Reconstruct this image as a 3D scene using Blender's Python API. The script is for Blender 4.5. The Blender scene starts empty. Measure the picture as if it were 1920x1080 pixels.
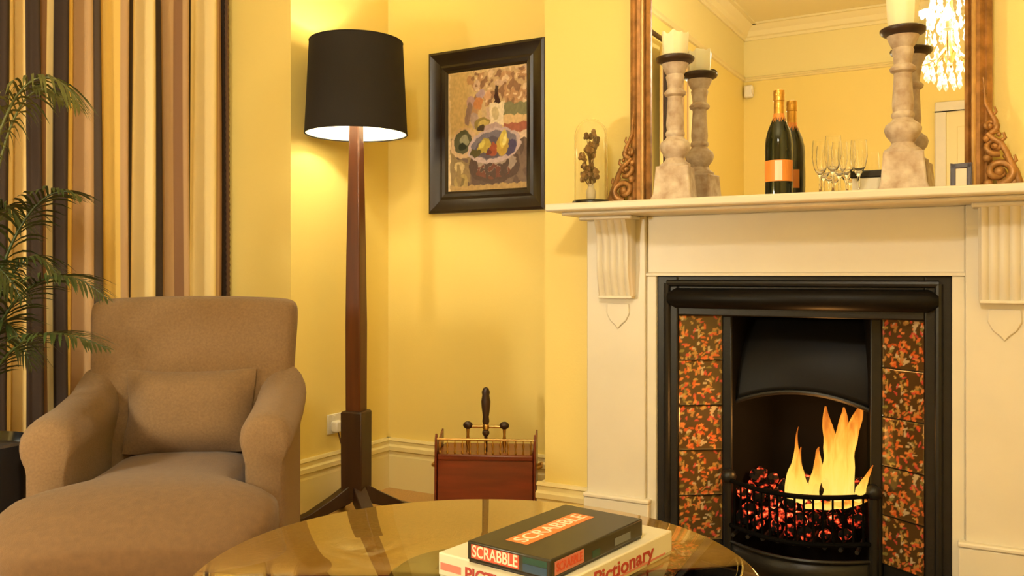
import bpy, bmesh, math, random
import numpy as np
from mathutils import Vector, Matrix

# ------------------------------------------------------------------ camera, world, exposure
EYE = 1.0
FPX = 1640.0
YAW = math.radians(29.3)
HOR = 517.0
SC = bpy.context.scene
COL = SC.collection
cam_d = bpy.data.cameras.new('camera')
cam = bpy.data.objects.new('camera', cam_d)
COL.objects.link(cam)
cam.location = (0, 0, EYE)
cam.rotation_euler = (math.pi/2, 0, YAW)
cam_d.sensor_width = 36.0
cam_d.lens = 36.0*FPX/1920.0
cam_d.shift_y = -(540.0-HOR)/1920.0
cam_d.clip_start = 0.05
SC.camera = cam
w = bpy.data.worlds.new('world')
SC.world = w
w.use_nodes = True
w.node_tree.nodes['Background'].inputs[0].default_value = (0.01, 0.012, 0.02, 1)
w.node_tree.nodes['Background'].inputs[1].default_value = 1.0
SC.view_settings.view_transform = 'Standard'
SC.view_settings.look = 'None'
SC.view_settings.gamma = 1.0
SC.view_settings.use_curve_mapping = False
SC.view_settings.exposure = 0.55
SC.cycles.max_bounces = 24
SC.cycles.transmission_bounces = 24
SC.cycles.glossy_bounces = 8

WARM = (1.0, 0.95, 0.82)
CHANDELIER_W = 168.0
LAMP_W = 36.0
FIRE_W = 7.0
GLOBE_W = 58.0

def px(x, y, d):
    """point seen at pixel x,y at distance d along the view axis"""
    c, s = math.cos(YAW), math.sin(YAW)
    a = (x-960)/FPX
    return Vector((d*(a*c-s), d*(a*s+c), EYE+d*(HOR-y)/FPX))

def lamp(name, loc, watts, col, radius, parent=None):
    l = bpy.data.lights.new(name, 'POINT')
    l.energy = watts
    l.color = col
    l.shadow_soft_size = radius
    o = bpy.data.objects.new(name, l)
    COL.objects.link(o)
    o.location = loc
    if parent:
        o.parent = parent
    return o

# ------------------------------------------------------------------ materials
def srgb(r, g, b):
    f = lambda v: (v/255/12.92) if v/255 <= 0.04045 else ((v/255+0.055)/1.055)**2.4
    return (f(r), f(g), f(b))

def mat(name, col, rough=0.6, metal=0.0, noise=0.0, nscale=20.0, bump=0.0, bscale=200.0,
        spec=None, col2=None, stretch=None, coat=0.0, sheen=0.0):
    m = bpy.data.materials.new(name)
    m.use_nodes = True
    nt = m.node_tree
    b = nt.nodes['Principled BSDF']
    b.inputs['Base Color'].default_value = (*col, 1)
    b.inputs['Roughness'].default_value = rough
    b.inputs['Metallic'].default_value = metal
    if spec is not None:
        b.inputs['Specular IOR Level'].default_value = spec
    if coat:
        b.inputs['Coat Weight'].default_value = coat
    if sheen:
        b.inputs['Sheen Weight'].default_value = sheen
    if noise or bump:
        tc = nt.nodes.new('ShaderNodeTexCoord')
        mp = nt.nodes.new('ShaderNodeMapping')
        nt.links.new(tc.outputs['Object'], mp.inputs[0])
        if stretch:
            mp.inputs['Scale'].default_value = stretch
    if noise:
        n = nt.nodes.new('ShaderNodeTexNoise')
        n.inputs['Scale'].default_value = nscale
        n.inputs['Detail'].default_value = 5
        nt.links.new(mp.outputs[0], n.inputs['Vector'])
        cr = nt.nodes.new('ShaderNodeValToRGB')
        c2 = col2 if col2 else tuple(v*(1-noise) for v in col)
        cr.color_ramp.elements[0].position = 0.3
        cr.color_ramp.elements[1].position = 0.7
        cr.color_ramp.elements[0].color = (*c2, 1)
        cr.color_ramp.elements[1].color = (*col, 1)
        nt.links.new(n.outputs['Fac'], cr.inputs[0])
        nt.links.new(cr.outputs[0], b.inputs['Base Color'])
    if bump:
        n2 = nt.nodes.new('ShaderNodeTexNoise')
        n2.inputs['Scale'].default_value = bscale
        n2.inputs['Detail'].default_value = 3
        nt.links.new(mp.outputs[0], n2.inputs['Vector'])
        bp = nt.nodes.new('ShaderNodeBump')
        bp.inputs['Strength'].default_value = bump
        bp.inputs['Distance'].default_value = 0.005
        nt.links.new(n2.outputs['Fac'], bp.inputs['Height'])
        nt.links.new(bp.outputs[0], b.inputs['Normal'])
    return m

def mat_attr(name, rough=0.6, bump=0.0, bscale=300.0, spec=None, coat=0.0):
    m = mat(name, (0.5, 0.5, 0.5), rough, bump=bump, bscale=bscale, spec=spec, coat=coat)
    nt = m.node_tree
    a = nt.nodes.new('ShaderNodeAttribute')
    a.attribute_name = 'Col'
    nt.links.new(a.outputs['Color'], nt.nodes['Principled BSDF'].inputs['Base Color'])
    return m

def mat_glass(name, col=(1, 1, 1), rough=0.0, ior=1.5):
    m = mat(name, col, rough)
    b = m.node_tree.nodes['Principled BSDF']
    b.inputs['Transmission Weight'].default_value = 1.0
    b.inputs['IOR'].default_value = ior
    return m

def mat_emit(name, col, strength):
    m = bpy.data.materials.new(name)
    m.use_nodes = True
    nt = m.node_tree
    nt.nodes.remove(nt.nodes['Principled BSDF'])
    e = nt.nodes.new('ShaderNodeEmission')
    e.inputs[0].default_value = (*col, 1)
    e.inputs[1].default_value = strength
    nt.links.new(e.outputs[0], nt.nodes['Material Output'].inputs[0])
    return m

def wall_paint():
    # golden paint below the picture rail, paler frieze above it
    m = mat('wall_paint', (0.84, 0.67, 0.22), 0.55, bump=0.08, bscale=120)
    nt = m.node_tree
    g = nt.nodes.new('ShaderNodeNewGeometry')
    sx = nt.nodes.new('ShaderNodeSeparateXYZ')
    nt.links.new(g.outputs['Position'], sx.inputs[0])
    gt = nt.nodes.new('ShaderNodeMath'); gt.operation = 'GREATER_THAN'
    gt.inputs[1].default_value = 3.21
    nt.links.new(sx.outputs['Z'], gt.inputs[0])
    mx = nt.nodes.new('ShaderNodeMix'); mx.data_type = 'RGBA'
    mx.inputs['A'].default_value = (0.84, 0.67, 0.22, 1)
    mx.inputs['B'].default_value = (0.82, 0.71, 0.33, 1)
    nt.links.new(gt.outputs[0], mx.inputs['Factor'])
    nt.links.new(mx.outputs['Result'], nt.nodes['Principled BSDF'].inputs['Base Color'])
    return m

M = {}
M['wall'] = wall_paint()
M['ceiling'] = mat('ceiling_paint', (0.84, 0.74, 0.42), 0.8)
M['trim'] = mat('trim_paint', (0.82, 0.70, 0.36), 0.4)
M['white'] = mat('white_paint', (0.74, 0.68, 0.55), 0.38, noise=0.05, nscale=8)
M['carpet'] = mat('carpet', (0.62, 0.37, 0.12), 0.95, noise=0.25, nscale=150, bump=0.6, bscale=400)
M['iron'] = mat('cast_iron', (0.012, 0.011, 0.010), 0.38, metal=0.0, noise=0.3, nscale=30, bump=0.1, bscale=150, spec=0.35)
M['soot'] = mat('soot', (0.0025, 0.002, 0.0018), 0.9, noise=0.5, nscale=12, spec=0.1)
M['hood'] = mat('hood_iron', (0.006, 0.005, 0.0045), 0.45, noise=0.5, nscale=6, spec=0.15)
M['hearth'] = mat('hearth_slate', (0.03, 0.028, 0.026), 0.3, noise=0.3, nscale=10)
M['fabric'] = mat('tan_fabric', (0.22, 0.128, 0.056), 0.95, noise=0.22, nscale=160, bump=0.5, bscale=500, sheen=0.1)
M['cushion'] = mat('tan_cushion', (0.15, 0.080, 0.030), 0.92, noise=0.18, nscale=60, bump=0.35, bscale=400, sheen=0.1)
M['darkwood'] = mat('dark_wood', (0.045, 0.018, 0.008), 0.4, noise=0.4, nscale=6, stretch=(6, 6, 0.6))
M['lampwood'] = mat('lamp_wood', (0.13, 0.035, 0.009), 0.35, noise=0.4, nscale=5, stretch=(8, 8, 0.5), col2=(0.075, 0.020, 0.006))
M['mahogany'] = mat('mahogany', (0.22, 0.035, 0.012), 0.3, noise=0.4, nscale=5, stretch=(0.8, 8, 8), col2=(0.13, 0.022, 0.008), coat=0.3)
M['brass'] = mat('brass', (0.62, 0.38, 0.12), 0.28, metal=1.0, noise=0.2, nscale=40)
M['gilt'] = mat('gilt', (0.50, 0.24, 0.07), 0.42, metal=0.35, noise=0.55, nscale=30, bump=0.25, bscale=90)
M['giltlight'] = mat('gilt_light', (0.62, 0.36, 0.12), 0.38, metal=0.4, noise=0.3, nscale=25)
M['shade_out'] = mat('shade_black', (0.012, 0.009, 0.008), 0.85, bump=0.3, bscale=600)
M['shade_in'] = mat('shade_lining', (0.9, 0.85, 0.75), 0.7)
M['frame_black'] = mat('frame_black', (0.022, 0.013, 0.010), 0.33, noise=0.3, nscale=10)
M['stone'] = mat('distressed_wood', (0.66, 0.56, 0.45), 0.75, noise=0.5, nscale=30, bump=0.5, bscale=70, col2=(0.40, 0.28, 0.19))
M['wax'] = mat('candle_wax', (0.95, 0.88, 0.62), 0.45)
M['wax'].node_tree.nodes['Principled BSDF'].inputs['Subsurface Weight'].default_value = 0.3
M['wax'].node_tree.nodes['Principled BSDF'].inputs['Subsurface Radius'].default_value = (0.03, 0.02, 0.01)
M['green_glass'] = mat('bottle_glass', (0.006, 0.010, 0.004), 0.06, spec=0.6)
M['foil'] = mat('gold_foil', (0.75, 0.42, 0.08), 0.3, metal=0.8, noise=0.25, nscale=60, bump=0.3, bscale=120)
M['label_orange'] = mat('label_orange', (0.78, 0.27, 0.04), 0.5)
M['label_white'] = mat('label_white', (0.75, 0.68, 0.55), 0.5)
M['clear'] = mat_glass('clear_glass', (1, 1, 1), 0.0, 1.35)
M['table_glass'] = mat_glass('table_glass', (0.88, 0.86, 0.62), 0.0, 1.75)
M['mirror'] = mat('mirror_silver', (0.93, 0.92, 0.88), 0.0, metal=1.0)
M['black'] = mat('black_gloss', (0.01, 0.008, 0.008), 0.25)
M['dried'] = mat('dried_flowers', (0.45, 0.24, 0.08), 0.8, noise=0.5, nscale=50)
M['dried2'] = mat('dried_leaves', (0.24, 0.13, 0.05), 0.8, noise=0.4, nscale=40)
M['cream'] = mat('cream', (0.80, 0.70, 0.50), 0.4)
M['leaf'] = mat('palm_leaf', (0.035, 0.060, 0.012), 0.45, noise=0.5, nscale=8)
M['leaf2'] = mat('palm_leaf_pale', (0.10, 0.11, 0.025), 0.5, noise=0.4, nscale=8)
M['stem'] = mat('palm_stem', (0.13, 0.13, 0.03), 0.5)
M['pot'] = mat('pot_glaze', (0.012, 0.014, 0.02), 0.2, coat=0.4)
M['soil'] = mat('soil', (0.03, 0.018, 0.01), 0.95, noise=0.5, nscale=60, bump=0.8, bscale=80)
M['curtain'] = mat_attr('curtain_fabric', 0.8, bump=0.15, bscale=500)
M['print'] = mat_attr('painted_print', 0.5)
M['tile'] = mat_attr('glazed_tile', 0.14, coat=0.5)
M['plastic'] = mat('white_plastic', (0.8, 0.76, 0.66), 0.35)
M['cable'] = mat('cable', (0.12, 0.06, 0.03), 0.5)
M['pane'] = mat('night_pane', (0.01, 0.012, 0.02), 0.05)
M['box_green'] = mat('box_green', (0.030, 0.026, 0.014), 0.32, noise=0.3, nscale=14)
M['box_dark'] = mat('box_dark', (0.012, 0.011, 0.009), 0.3)
M['box_white'] = mat('box_white', (0.72, 0.66, 0.48), 0.4, noise=0.06, nscale=12)
M['box_red'] = mat('box_red', (0.62, 0.085, 0.035), 0.4)
M['box_orange'] = mat('box_orange', (0.75, 0.20, 0.05), 0.4)
M['box_pink'] = mat('box_pink', (0.60, 0.20, 0.14), 0.45)
M['box_blue'] = mat('box_blue', (0.03, 0.07, 0.13), 0.4)
M['box_teal'] = mat('box_teal', (0.01, 0.06, 0.04), 0.4)
M['box_grey'] = mat('box_grey', (0.16, 0.17, 0.17), 0.5)
M['ink_red'] = mat('ink_red', (0.42, 0.045, 0.03), 0.5)
M['letter_white'] = mat('letter_white', (0.85, 0.72, 0.55), 0.45)

# ------------------------------------------------------------------ mesh helpers
class B:
    def __init__(self):
        self.v = []; self.f = []; self.c = None
    def add(self, vs, fs):
        o = len(self.v)
        self.v += [tuple(p) for p in vs]
        self.f += [tuple(i+o for i in f) for f in fs]
        return self
    def box(self, x0, x1, y0, y1, z0, z1):
        return self.add([(x0,y0,z0),(x1,y0,z0),(x1,y1,z0),(x0,y1,z0),(x0,y0,z1),(x1,y0,z1),(x1,y1,z1),(x0,y1,z1)],
                        [(3,2,1,0),(4,5,6,7),(0,1,5,4),(1,2,6,5),(2,3,7,6),(3,0,4,7)])
    def prism(self, pts, vec):
        n = len(pts); vec = Vector(vec)
        a = [Vector(p) for p in pts]
        return self.add(a+[p+vec for p in a],
                        [tuple(range(n))[::-1], tuple(range(n, 2*n))]+[(i,(i+1)%n,n+(i+1)%n,n+i) for i in range(n)])
    def lathe(self, prof, n=24, cx=0, cy=0, cz=0, cap=True):
        vs = []
        for r, z in prof:
            for k in range(n):
                a = 2*math.pi*k/n
                vs.append((cx+r*math.cos(a), cy+r*math.sin(a), cz+z))
        fs = []
        for i in range(len(prof)-1):
            for k in range(n):
                fs.append((i*n+k, i*n+(k+1)%n, (i+1)*n+(k+1)%n, (i+1)*n+k))
        if cap:
            fs.append(tuple(range(n))[::-1])
            m = (len(prof)-1)*n
            fs.append(tuple(range(m, m+n)))
        return self.add(vs, fs)
    def tube(self, path, rad, n=8, cap=True, flat=1.0):
        path = [Vector(p) for p in path]
        if not hasattr(rad, '__len__'):
            rad = [rad]*len(path)
        t0 = (path[1]-path[0]).normalized()
        up = Vector((0,0,1)) if abs(t0.z) < 0.9 else Vector((1,0,0))
        u = t0.cross(up).normalized()
        vs = []
        for i, p in enumerate(path):
            t = (path[min(i+1,len(path)-1)]-path[max(i-1,0)]).normalized()
            u = (u - t*u.dot(t))
            u = u.normalized() if u.length > 1e-6 else t.orthogonal().normalized()
            v = t.cross(u)
            for k in range(n):
                a = 2*math.pi*k/n
                vs.append(p+(u*math.cos(a)+v*math.sin(a)*flat)*rad[i])
        fs = []
        for i in range(len(path)-1):
            for k in range(n):
                fs.append((i*n+k, i*n+(k+1)%n, (i+1)*n+(k+1)%n, (i+1)*n+k))
        if cap:
            fs.append(tuple(range(n))[::-1])
            m = (len(path)-1)*n
            fs.append(tuple(range(m, m+n)))
        return self.add(vs, fs)
    def grid(self, nu, nv, fn):
        vs = [fn(i/nu, j/nv) for j in range(nv+1) for i in range(nu+1)]
        fs = [(j*(nu+1)+i, j*(nu+1)+i+1, (j+1)*(nu+1)+i+1, (j+1)*(nu+1)+i) for j in range(nv) for i in range(nu)]
        return self.add(vs, fs)
    def ball(self, c, r, n=12, m=8):
        c = Vector(c)
        if not hasattr(r, '__len__'): r = (r, r, r)
        vs = []
        for j in range(m+1):
            ph = math.pi*j/m
            for k in range(n):
                a = 2*math.pi*k/n
                vs.append((c.x+r[0]*math.sin(ph)*math.cos(a), c.y+r[1]*math.sin(ph)*math.sin(a), c.z-r[2]*math.cos(ph)))
        fs = [(j*n+k, j*n+(k+1)%n, (j+1)*n+(k+1)%n, (j+1)*n+k) for j in range(m) for k in range(n)]
        return self.add(vs, fs)
    def mesh(self, name, material, smooth=True, ang=35):
        me = bpy.data.meshes.new(name)
        me.from_pydata(self.v, [], self.f)
        bm = bmesh.new(); bm.from_mesh(me)
        if self.c is None:
            bmesh.ops.remove_doubles(bm, verts=bm.verts, dist=1e-6)
        bmesh.ops.recalc_face_normals(bm, faces=bm.faces)
        bm.to_mesh(me); bm.free()
        me.materials.append(M[material] if isinstance(material, str) else material)
        if self.c is not None:
            at = me.attributes.new('Col', 'FLOAT_COLOR', 'POINT')
            at.data.foreach_set('color', np.array(self.c, dtype=np.float32).ravel())
        if smooth:
            me.shade_smooth()
            me.set_sharp_from_angle(angle=math.radians(ang))
        return me
    def obj(self, name, material, parent=None, bevel=0.0, sub=0, smooth=True, ang=35, seg=2):
        o = bpy.data.objects.new(name, self.mesh(name, material, smooth, ang))
        COL.objects.link(o)
        if parent:
            o.parent = parent
        if bevel:
            md = o.modifiers.new('bevel', 'BEVEL'); md.width = bevel; md.segments = seg; md.limit_method = 'ANGLE'
        if sub:
            md = o.modifiers.new('sub', 'SUBSURF'); md.levels = sub; md.render_levels = sub
        return o

def tag(o, label, cat, group=None):
    o['label'] = label; o['category'] = cat
    if group: o['group'] = group
    return o

def thing(name, label, cat, loc=(0,0,0), rz=0.0, group=None):
    o = bpy.data.objects.new(name, None)
    COL.objects.link(o)
    o.empty_display_size = 0.05
    o.location = loc; o.rotation_euler = (0,0,rz)
    return tag(o, label, cat, group)

def struct(o):
    o['kind'] = 'structure'
    return o

def copy_tree(o, parent=None):
    c = o.copy(); COL.objects.link(c)
    if parent: c.parent = parent
    for ch in list(o.children):
        copy_tree(ch, c)
    return c

def text(name, body, material, loc, rot, size, parent, extrude=0.0004, width=None, sy=1.0, bold=0.0):
    cu = bpy.data.curves.new(name, 'FONT')
    cu.body = body; cu.size = size; cu.extrude = extrude; cu.offset = bold
    cu.align_x = 'CENTER'; cu.align_y = 'CENTER'
    tmp = bpy.data.objects.new(name+'_tmp', cu)
    COL.objects.link(tmp)
    dg = bpy.context.evaluated_depsgraph_get()
    me = bpy.data.meshes.new_from_object(tmp.evaluated_get(dg))
    bpy.data.objects.remove(tmp); bpy.data.curves.remove(cu)
    me.materials.clear(); me.materials.append(M[material])
    o = bpy.data.objects.new(name, me); COL.objects.link(o)
    o.parent = parent
    o.location = loc; o.rotation_euler = rot
    if width:
        xs = [v.co.x for v in me.vertices]
        k = width/(max(xs)-min(xs))
        o.scale = (k, sy, 1)
    return o

def lerp(a, b, t): return a+(b-a)*t
def bez(p, n):
    p = [Vector(q) for q in p]
    out = []
    for i in range(n+1):
        t = i/n
        q = list(p)
        while len(q) > 1:
            q = [q[k].lerp(q[k+1], t) for k in range(len(q)-1)]
        out.append(q[0])
    return out

# ------------------------------------------------------------------ room shell
XL, XR = -2.55, 1.45           # window wall, opposite wall
YA, YB = 3.34, 2.90            # alcove wall, chimney breast front
YR = -4.16                     # rear wall (seen only in the mirror)
ZC = 3.80
XC = -0.578                    # fireplace centre line
BX0, BX1 = -1.486, 0.33        # chimney breast
BAY0, BAY1 = 0.15, 2.687       # window recess on the left wall
XW = -3.02

struct(B().box(-3.3, XR+.2, YR-.2, YA+.4, -.1, 0).obj('floor', 'carpet'))
struct(B().box(-3.3, XR+.2, YR-.2, YA+.4, ZC, ZC+.1).obj('ceiling', 'ceiling'))
b = B()
b.box(XW-.13, XL, BAY1, YA, 0, ZC)                     # pier by the corner
b.box(XW-.13, XL, YR, BAY0, 0, ZC)
b.box(XW-.13, XL, BAY0, BAY1, 3.05, ZC)
b.box(XW-.13, XW, BAY0, BAY1, 0, .5)
b.box(XW-.13, XW, BAY0, .45, .5, 3.05)
b.box(XW-.13, XW, 2.4, BAY1, .5, 3.05)
b.box(XW-.13, XW, .45, 2.4, 2.85, 3.05)
struct(b.obj('wall_left', 'wall', smooth=False))
struct(B().box(XR, XR+.15, YR, YA, 0, ZC).obj('wall_right', 'wall'))
struct(B().box(XW, XR+.15, YR-.15, YR, 0, ZC).obj('wall_rear', 'wall'))
b = B()
b.box(XL-.1, BX0, YA, YA+.15, 0, ZC)                   # alcove
b.box(BX1, XR, YA, YA+.15, 0, ZC)
b.box(BX0, -1.06, YB, YA+.15, 0, ZC)                    # breast around the fire opening
b.box(-.096, BX1, YB, YA+.15, 0, ZC)
b.box(-1.06, -.096, YB, YA+.15, 1.02, ZC)
b.box(-1.06, -.096, YA+.05, YA+.15, 0, 1.02)
struct(b.obj('wall_fireplace', 'wall', smooth=False))

# skirting boards
SK = [(0,0),(.022,0),(.022,.150),(.014,.158),(.014,.172),(.027,.178),(.027,.196),(.012,.204),(.012,.218),(.020,.223),(.016,.234),(0,.234)]
def skirt(name, p0, p1, nrm):
    p0, p1, nrm = Vector(p0), Vector(p1), Vector(nrm)
    o = B().prism([p0+nrm*a+Vector((0,0,z)) for a, z in SK], p1-p0).obj(name, 'trim', ang=25)
    return struct(o)
skirt('baseboard_left', (XL,BAY1,0), (XL,YA,0), (1,0,0))
skirt('baseboard_reveal', (XW,BAY1,0), (XL+.027,BAY1,0), (0,-1,0))
skirt('baseboard_alcove', (XL,YA,0), (BX0,YA,0), (0,-1,0))
skirt('baseboard_breast_side', (BX0,YB,0), (BX0,YA,0), (-1,0,0))
skirt('baseboard_breast', (BX0-.027,YB,0), (-1.285,YB,0), (0,-1,0))
skirt('baseboard_left_rear', (XL,YR,0), (XL,BAY0,0), (1,0,0))
skirt('baseboard_right', (XR,YR,0), (XR,YA,0), (-1,0,0))
# cornice and picture rail
CN = [(0,-.16),(.02,-.16),(.025,-.13),(.05,-.12),(.07,-.07),(.12,-.03),(.13,-.02),(.17,-.02),(.17,0),(0,0)]
def cornice(name, p0, p1, nrm):
    p0, p1, nrm = Vector(p0), Vector(p1), Vector(nrm)
    struct(B().prism([p0+nrm*a+Vector((0,0,ZC+z)) for a, z in CN], p1-p0).obj(name, 'ceiling', ang=25))
cornice('trim_1', (XL,YR,0), (XL,YA,0), (1,0,0))
cornice('trim_2', (XL,YR,0), (XR,YR,0), (0,1,0))
cornice('trim_3', (XR,YR,0), (XR,YA,0), (-1,0,0))
def rail(name, p0, p1, nrm):
    p0, p1, nrm = Vector(p0), Vector(p1), Vector(nrm)
    struct(B().prism([p0+nrm*a+Vector((0,0,z)) for a, z in [(0,3.18),(.02,3.185),(.03,3.20),(.015,3.21),(.03,3.225),(0,3.235)]], p1-p0).obj(name, 'trim', ang=25))
rail('trim_4', (XL,YR,0), (XR,YR,0), (0,1,0))
rail('trim_5', (XL,YR,0), (XL,BAY0,0), (1,0,0))

# window in the recess: frame and panes, behind the curtain
wn = struct(B().box(XW-.06, XW+.03, .40, 2.45, .46, .50).obj('window_1', 'trim', bevel=.004))
b = B()
for y0, y1 in ((.45,.52),(1.39,1.46),(2.33,2.40)): b.box(XW-.08, XW-.02, y0, y1, .5, 2.85)
for z0, z1 in ((.5,.58),(1.62,1.68),(2.78,2.85)): b.box(XW-.08, XW-.02, .52, 2.33, z0, z1)
b.obj('window_frame', 'trim', wn)
for y0, y1 in ((.52,1.39),(1.46,2.33)):
    for z0, z1 in ((.58,1.62),(1.68,2.78)):
        B().box(XW-.055, XW-.047, y0, y1, z0, z1).obj('pane', 'pane', wn)

# door in the rear wall (mirror only)
dr = struct(B().box(-.50, .46, YR, YR+.035, 0, 2.66).obj('door_1', 'trim', bevel=.004))
b = B(); b.box(-.60,-.50,YR,YR+.05,0,2.66); b.box(.46,.56,YR,YR+.05,0,2.66); b.box(-.60,.56,YR,YR+.05,2.66,2.76)
b.obj('architrave', 'white', dr, bevel=.006)
for x0, x1 in ((-.40,-.06),(.02,.36)):
    for z0, z1 in ((.25,1.0),(1.2,2.5)):
        B().box(x0,x1,YR+.035,YR+.045,z0,z1).obj('door_panel', 'trim', dr, bevel=.006)
B().ball((-.42,YR+.07,1.05),.03).obj('door_knob','brass',dr)

# ------------------------------------------------------------------ curtains
STR = [(0,8,'d'),(8,44,'y'),(44,75,'d'),(75,85,'c'),(85,95,'b'),(95,103,'c'),(103,122,'d'),(122,146,'g'),(146,166,'p'),(166,186,'k'),
       (186,221,'g'),(221,240,'p'),(240,251,'d'),(251,281,'c'),(281,296,'d'),(296,326,'p'),(326,336,'b'),(336,346,'p'),(346,362,'d'),
       (362,394,'c'),(394,404,'p'),(404,412,'b'),(412,430,'d')]
SCOL = {'d':(0.026,0.012,0.006),'y':(0.66,0.47,0.18),'c':(0.74,0.58,0.28),'b':(0.22,0.11,0.05),'g':(0.70,0.47,0.12),
        'p':(0.44,0.28,0.14),'k':(0.055,0.034,0.022)}
def px_to_y(pxx, X):
    c, s = math.cos(YAW), math.sin(YAW); a = (pxx-960)/FPX
    return X*(a*s+c)/(a*c-s)
XCUR = -2.885
def stripe_at(p):
    p = p % 430
    for a, bb, k in STR:
        if a <= p < bb: return SCOL[k]
    return SCOL['d']
def curtain(name, label, ys, xp, z0, z1, amp, group, seed, trim_side):
    """ys: list of (y, pixelcolumn) samples along the rail"""
    rnd = random.Random(seed)
    n = len(ys); nz = 28
    b = B(); b.c = []
    ph = [rnd.uniform(0, 6.28) for _ in range(6)]
    for j in range(nz+1):
        z = lerp(z0, z1, j/nz); fr = j/nz
        for i, (y, p) in enumerate(ys):
            am = amp*(1.0-.25*fr)
            fold = math.sin(p*2*math.pi/56.0+ph[0]+.25*math.sin(fr*3+ph[1])) + .35*math.sin(p*2*math.pi/23.0+ph[2]+.3*math.sin(fr*4))
            b.v.append((xp+am*fold*.75, y+.006*math.sin(fr*5+p*.05+ph[3]), z))
            b.c.append((*stripe_at(p), 1))
    for j in range(nz):
        for i in range(n-1):
            b.f.append((j*n+i, j*n+i+1, (j+1)*n+i+1, (j+1)*n+i))
    t = thing(name, label, 'curtain', (0,0,0), 0, group)
    o = b.obj('drape', 'curtain', t, ang=80)
    md = o.modifiers.new('thick', 'SOLIDIFY'); md.thickness = .004
    # braided trim down the leading edge
    y, p = ys[0] if trim_side == 0 else ys[-1]
    col = [v for k, v in enumerate(b.v) if k % n == (0 if trim_side == 0 else n-1)]
    pts = []
    for k in range(len(col)-1):
        for q in range(8):
            a = Vector(col[k]).lerp(Vector(col[k+1]), q/8)
            pts.append(a)
    B().tube(pts, [.007+.003*(k%2) for k in range(len(pts))], 6).obj('edge_trim', 'cable', t)
    return t
ys = [(px_to_y(430-q*.9, XCUR), 430-q*.9) for q in range(0, 760)]
ys = [(y, p) for y, p in ys if y > BAY0+.1]
curtain('curtain', 'long curtain striped in brown, gold and cream hanging behind the armchair and palm', ys, XCUR, .02, 2.93, .046, None, 3, 0)
ys = [(lerp(-2.30, -1.15, q/300), 430-q*1.6) for q in range(301)]
curtain('curtain', 'brown and gold striped curtain seen only in the overmantel mirror', ys, XL+.09, .02, 2.90, .03, None, 8, 0)
cp = thing('curtain_pole', 'dark wooden curtain pole with ball finial seen in the mirror', 'curtain pole')
B().tube([(XL+.10,-2.55,2.95),(XL+.10,-.2,2.95)], .02, 12).obj('pole', 'darkwood', cp)
B().ball((XL+.10,-2.60,2.95), .05).obj('finial', 'darkwood', cp)
for y in (-2.36, -.4):
    B().tube([(XL,y,2.93),(XL+.06,y,2.92),(XL+.10,y,2.93)], .018, 8).obj('bracket', 'darkwood', cp)

ms = thing('motion_sensor', 'small white box fixed high in the corner, seen in the mirror', 'sensor', (XL,YR,3.06))
B().box(.02,.12,.02,.10,-.07,.07).obj('housing', 'plastic', ms, bevel=.02)
B().ball((.12,.08,-.01),(.012,.03,.035)).obj('lens', 'cream', ms)

# ------------------------------------------------------------------ chandelier (lights the room; seen in the mirror)
CH = Vector((-.282, -.2, 2.19))
ch = thing('chandelier', 'crystal chandelier with lit bulbs reflected in the mirror', 'chandelier', CH)
B().tube([(0,0,.62),(0,0,ZC-CH.z-.02)], .012, 8).obj('chain', 'brass', ch)
B().lathe([(.0,0),(.06,0),(.05,.04),(.02,.06),(.0,.06)], 16, 0,0,ZC-CH.z-.06).obj('ceiling_cup', 'brass', ch)
B().lathe([(.02,.10),(.035,.16),(.02,.25),(.04,.33),(.018,.45),(.02,.62)], 16).obj('stem', 'brass', ch)
M['bulb'] = mat_emit('bulb_glow', (1.0,.78,.42), 60)
M['crystal'] = mat('crystal', (1,.97,.9), 0.05, spec=0.9)
M['crystal'].node_tree.nodes['Principled BSDF'].inputs['Transmission Weight'].default_value = 0.6
arm_me = bulb_me = drop_me = None
for k in range(8):
    a = 2*math.pi*k/8
    d = Vector((math.cos(a), math.sin(a), 0))
    B().tube(bez([d*.02+Vector((0,0,.2)), d*.12+Vector((0,0,.05)), d*.24+Vector((0,0,.10)), d*.23+Vector((0,0,.24))], 10), .007, 6).obj('arm', 'brass', ch)
    B().lathe([(.004,0),(.03,.012),(.014,.02),(.014,.06)], 12, d.x*.23, d.y*.23, .24).obj('candle_cup', 'cream', ch)
    if bulb_me is None:
        bulb_me = B().lathe([(.004,0),(.024,.02),(.028,.04),(.018,.07),(.001,.10)], 10).mesh('bulb', 'bulb')
    o = bpy.data.objects.new('bulb', bulb_me); COL.objects.link(o); o.parent = ch; o.location = (d.x*.23, d.y*.23, .30)
for ring, (r, z, n, h) in enumerate([(.26,.22,26,.10),(.20,.14,22,.10),(.13,.06,16,.09),(.06,.0,8,.09),(.10,.50,12,.10),(.16,.40,18,.1),(.23,.32,22,.1)]):
    if drop_me is None:
        drop_me = B().lathe([(.001,0),(.014,.022),(.006,.055),(.010,.066),(.001,.09)], 6).mesh('crystal_drop', 'crystal', smooth=False)
    for k in range(n):
        a = 2*math.pi*(k+.5*ring)/n
        o = bpy.data.objects.new('crystal_drop', drop_me); COL.objects.link(o); o.parent = ch
        o.location = (r*math.cos(a), r*math.sin(a), z-.06)
for k in range(3):
    a = 2*math.pi*k/3+.4
    lamp('chandelier_light', (CH.x+.16*math.cos(a), CH.y+.16*math.sin(a), CH.z+.36), CHANDELIER_W/3, WARM, .06)

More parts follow.
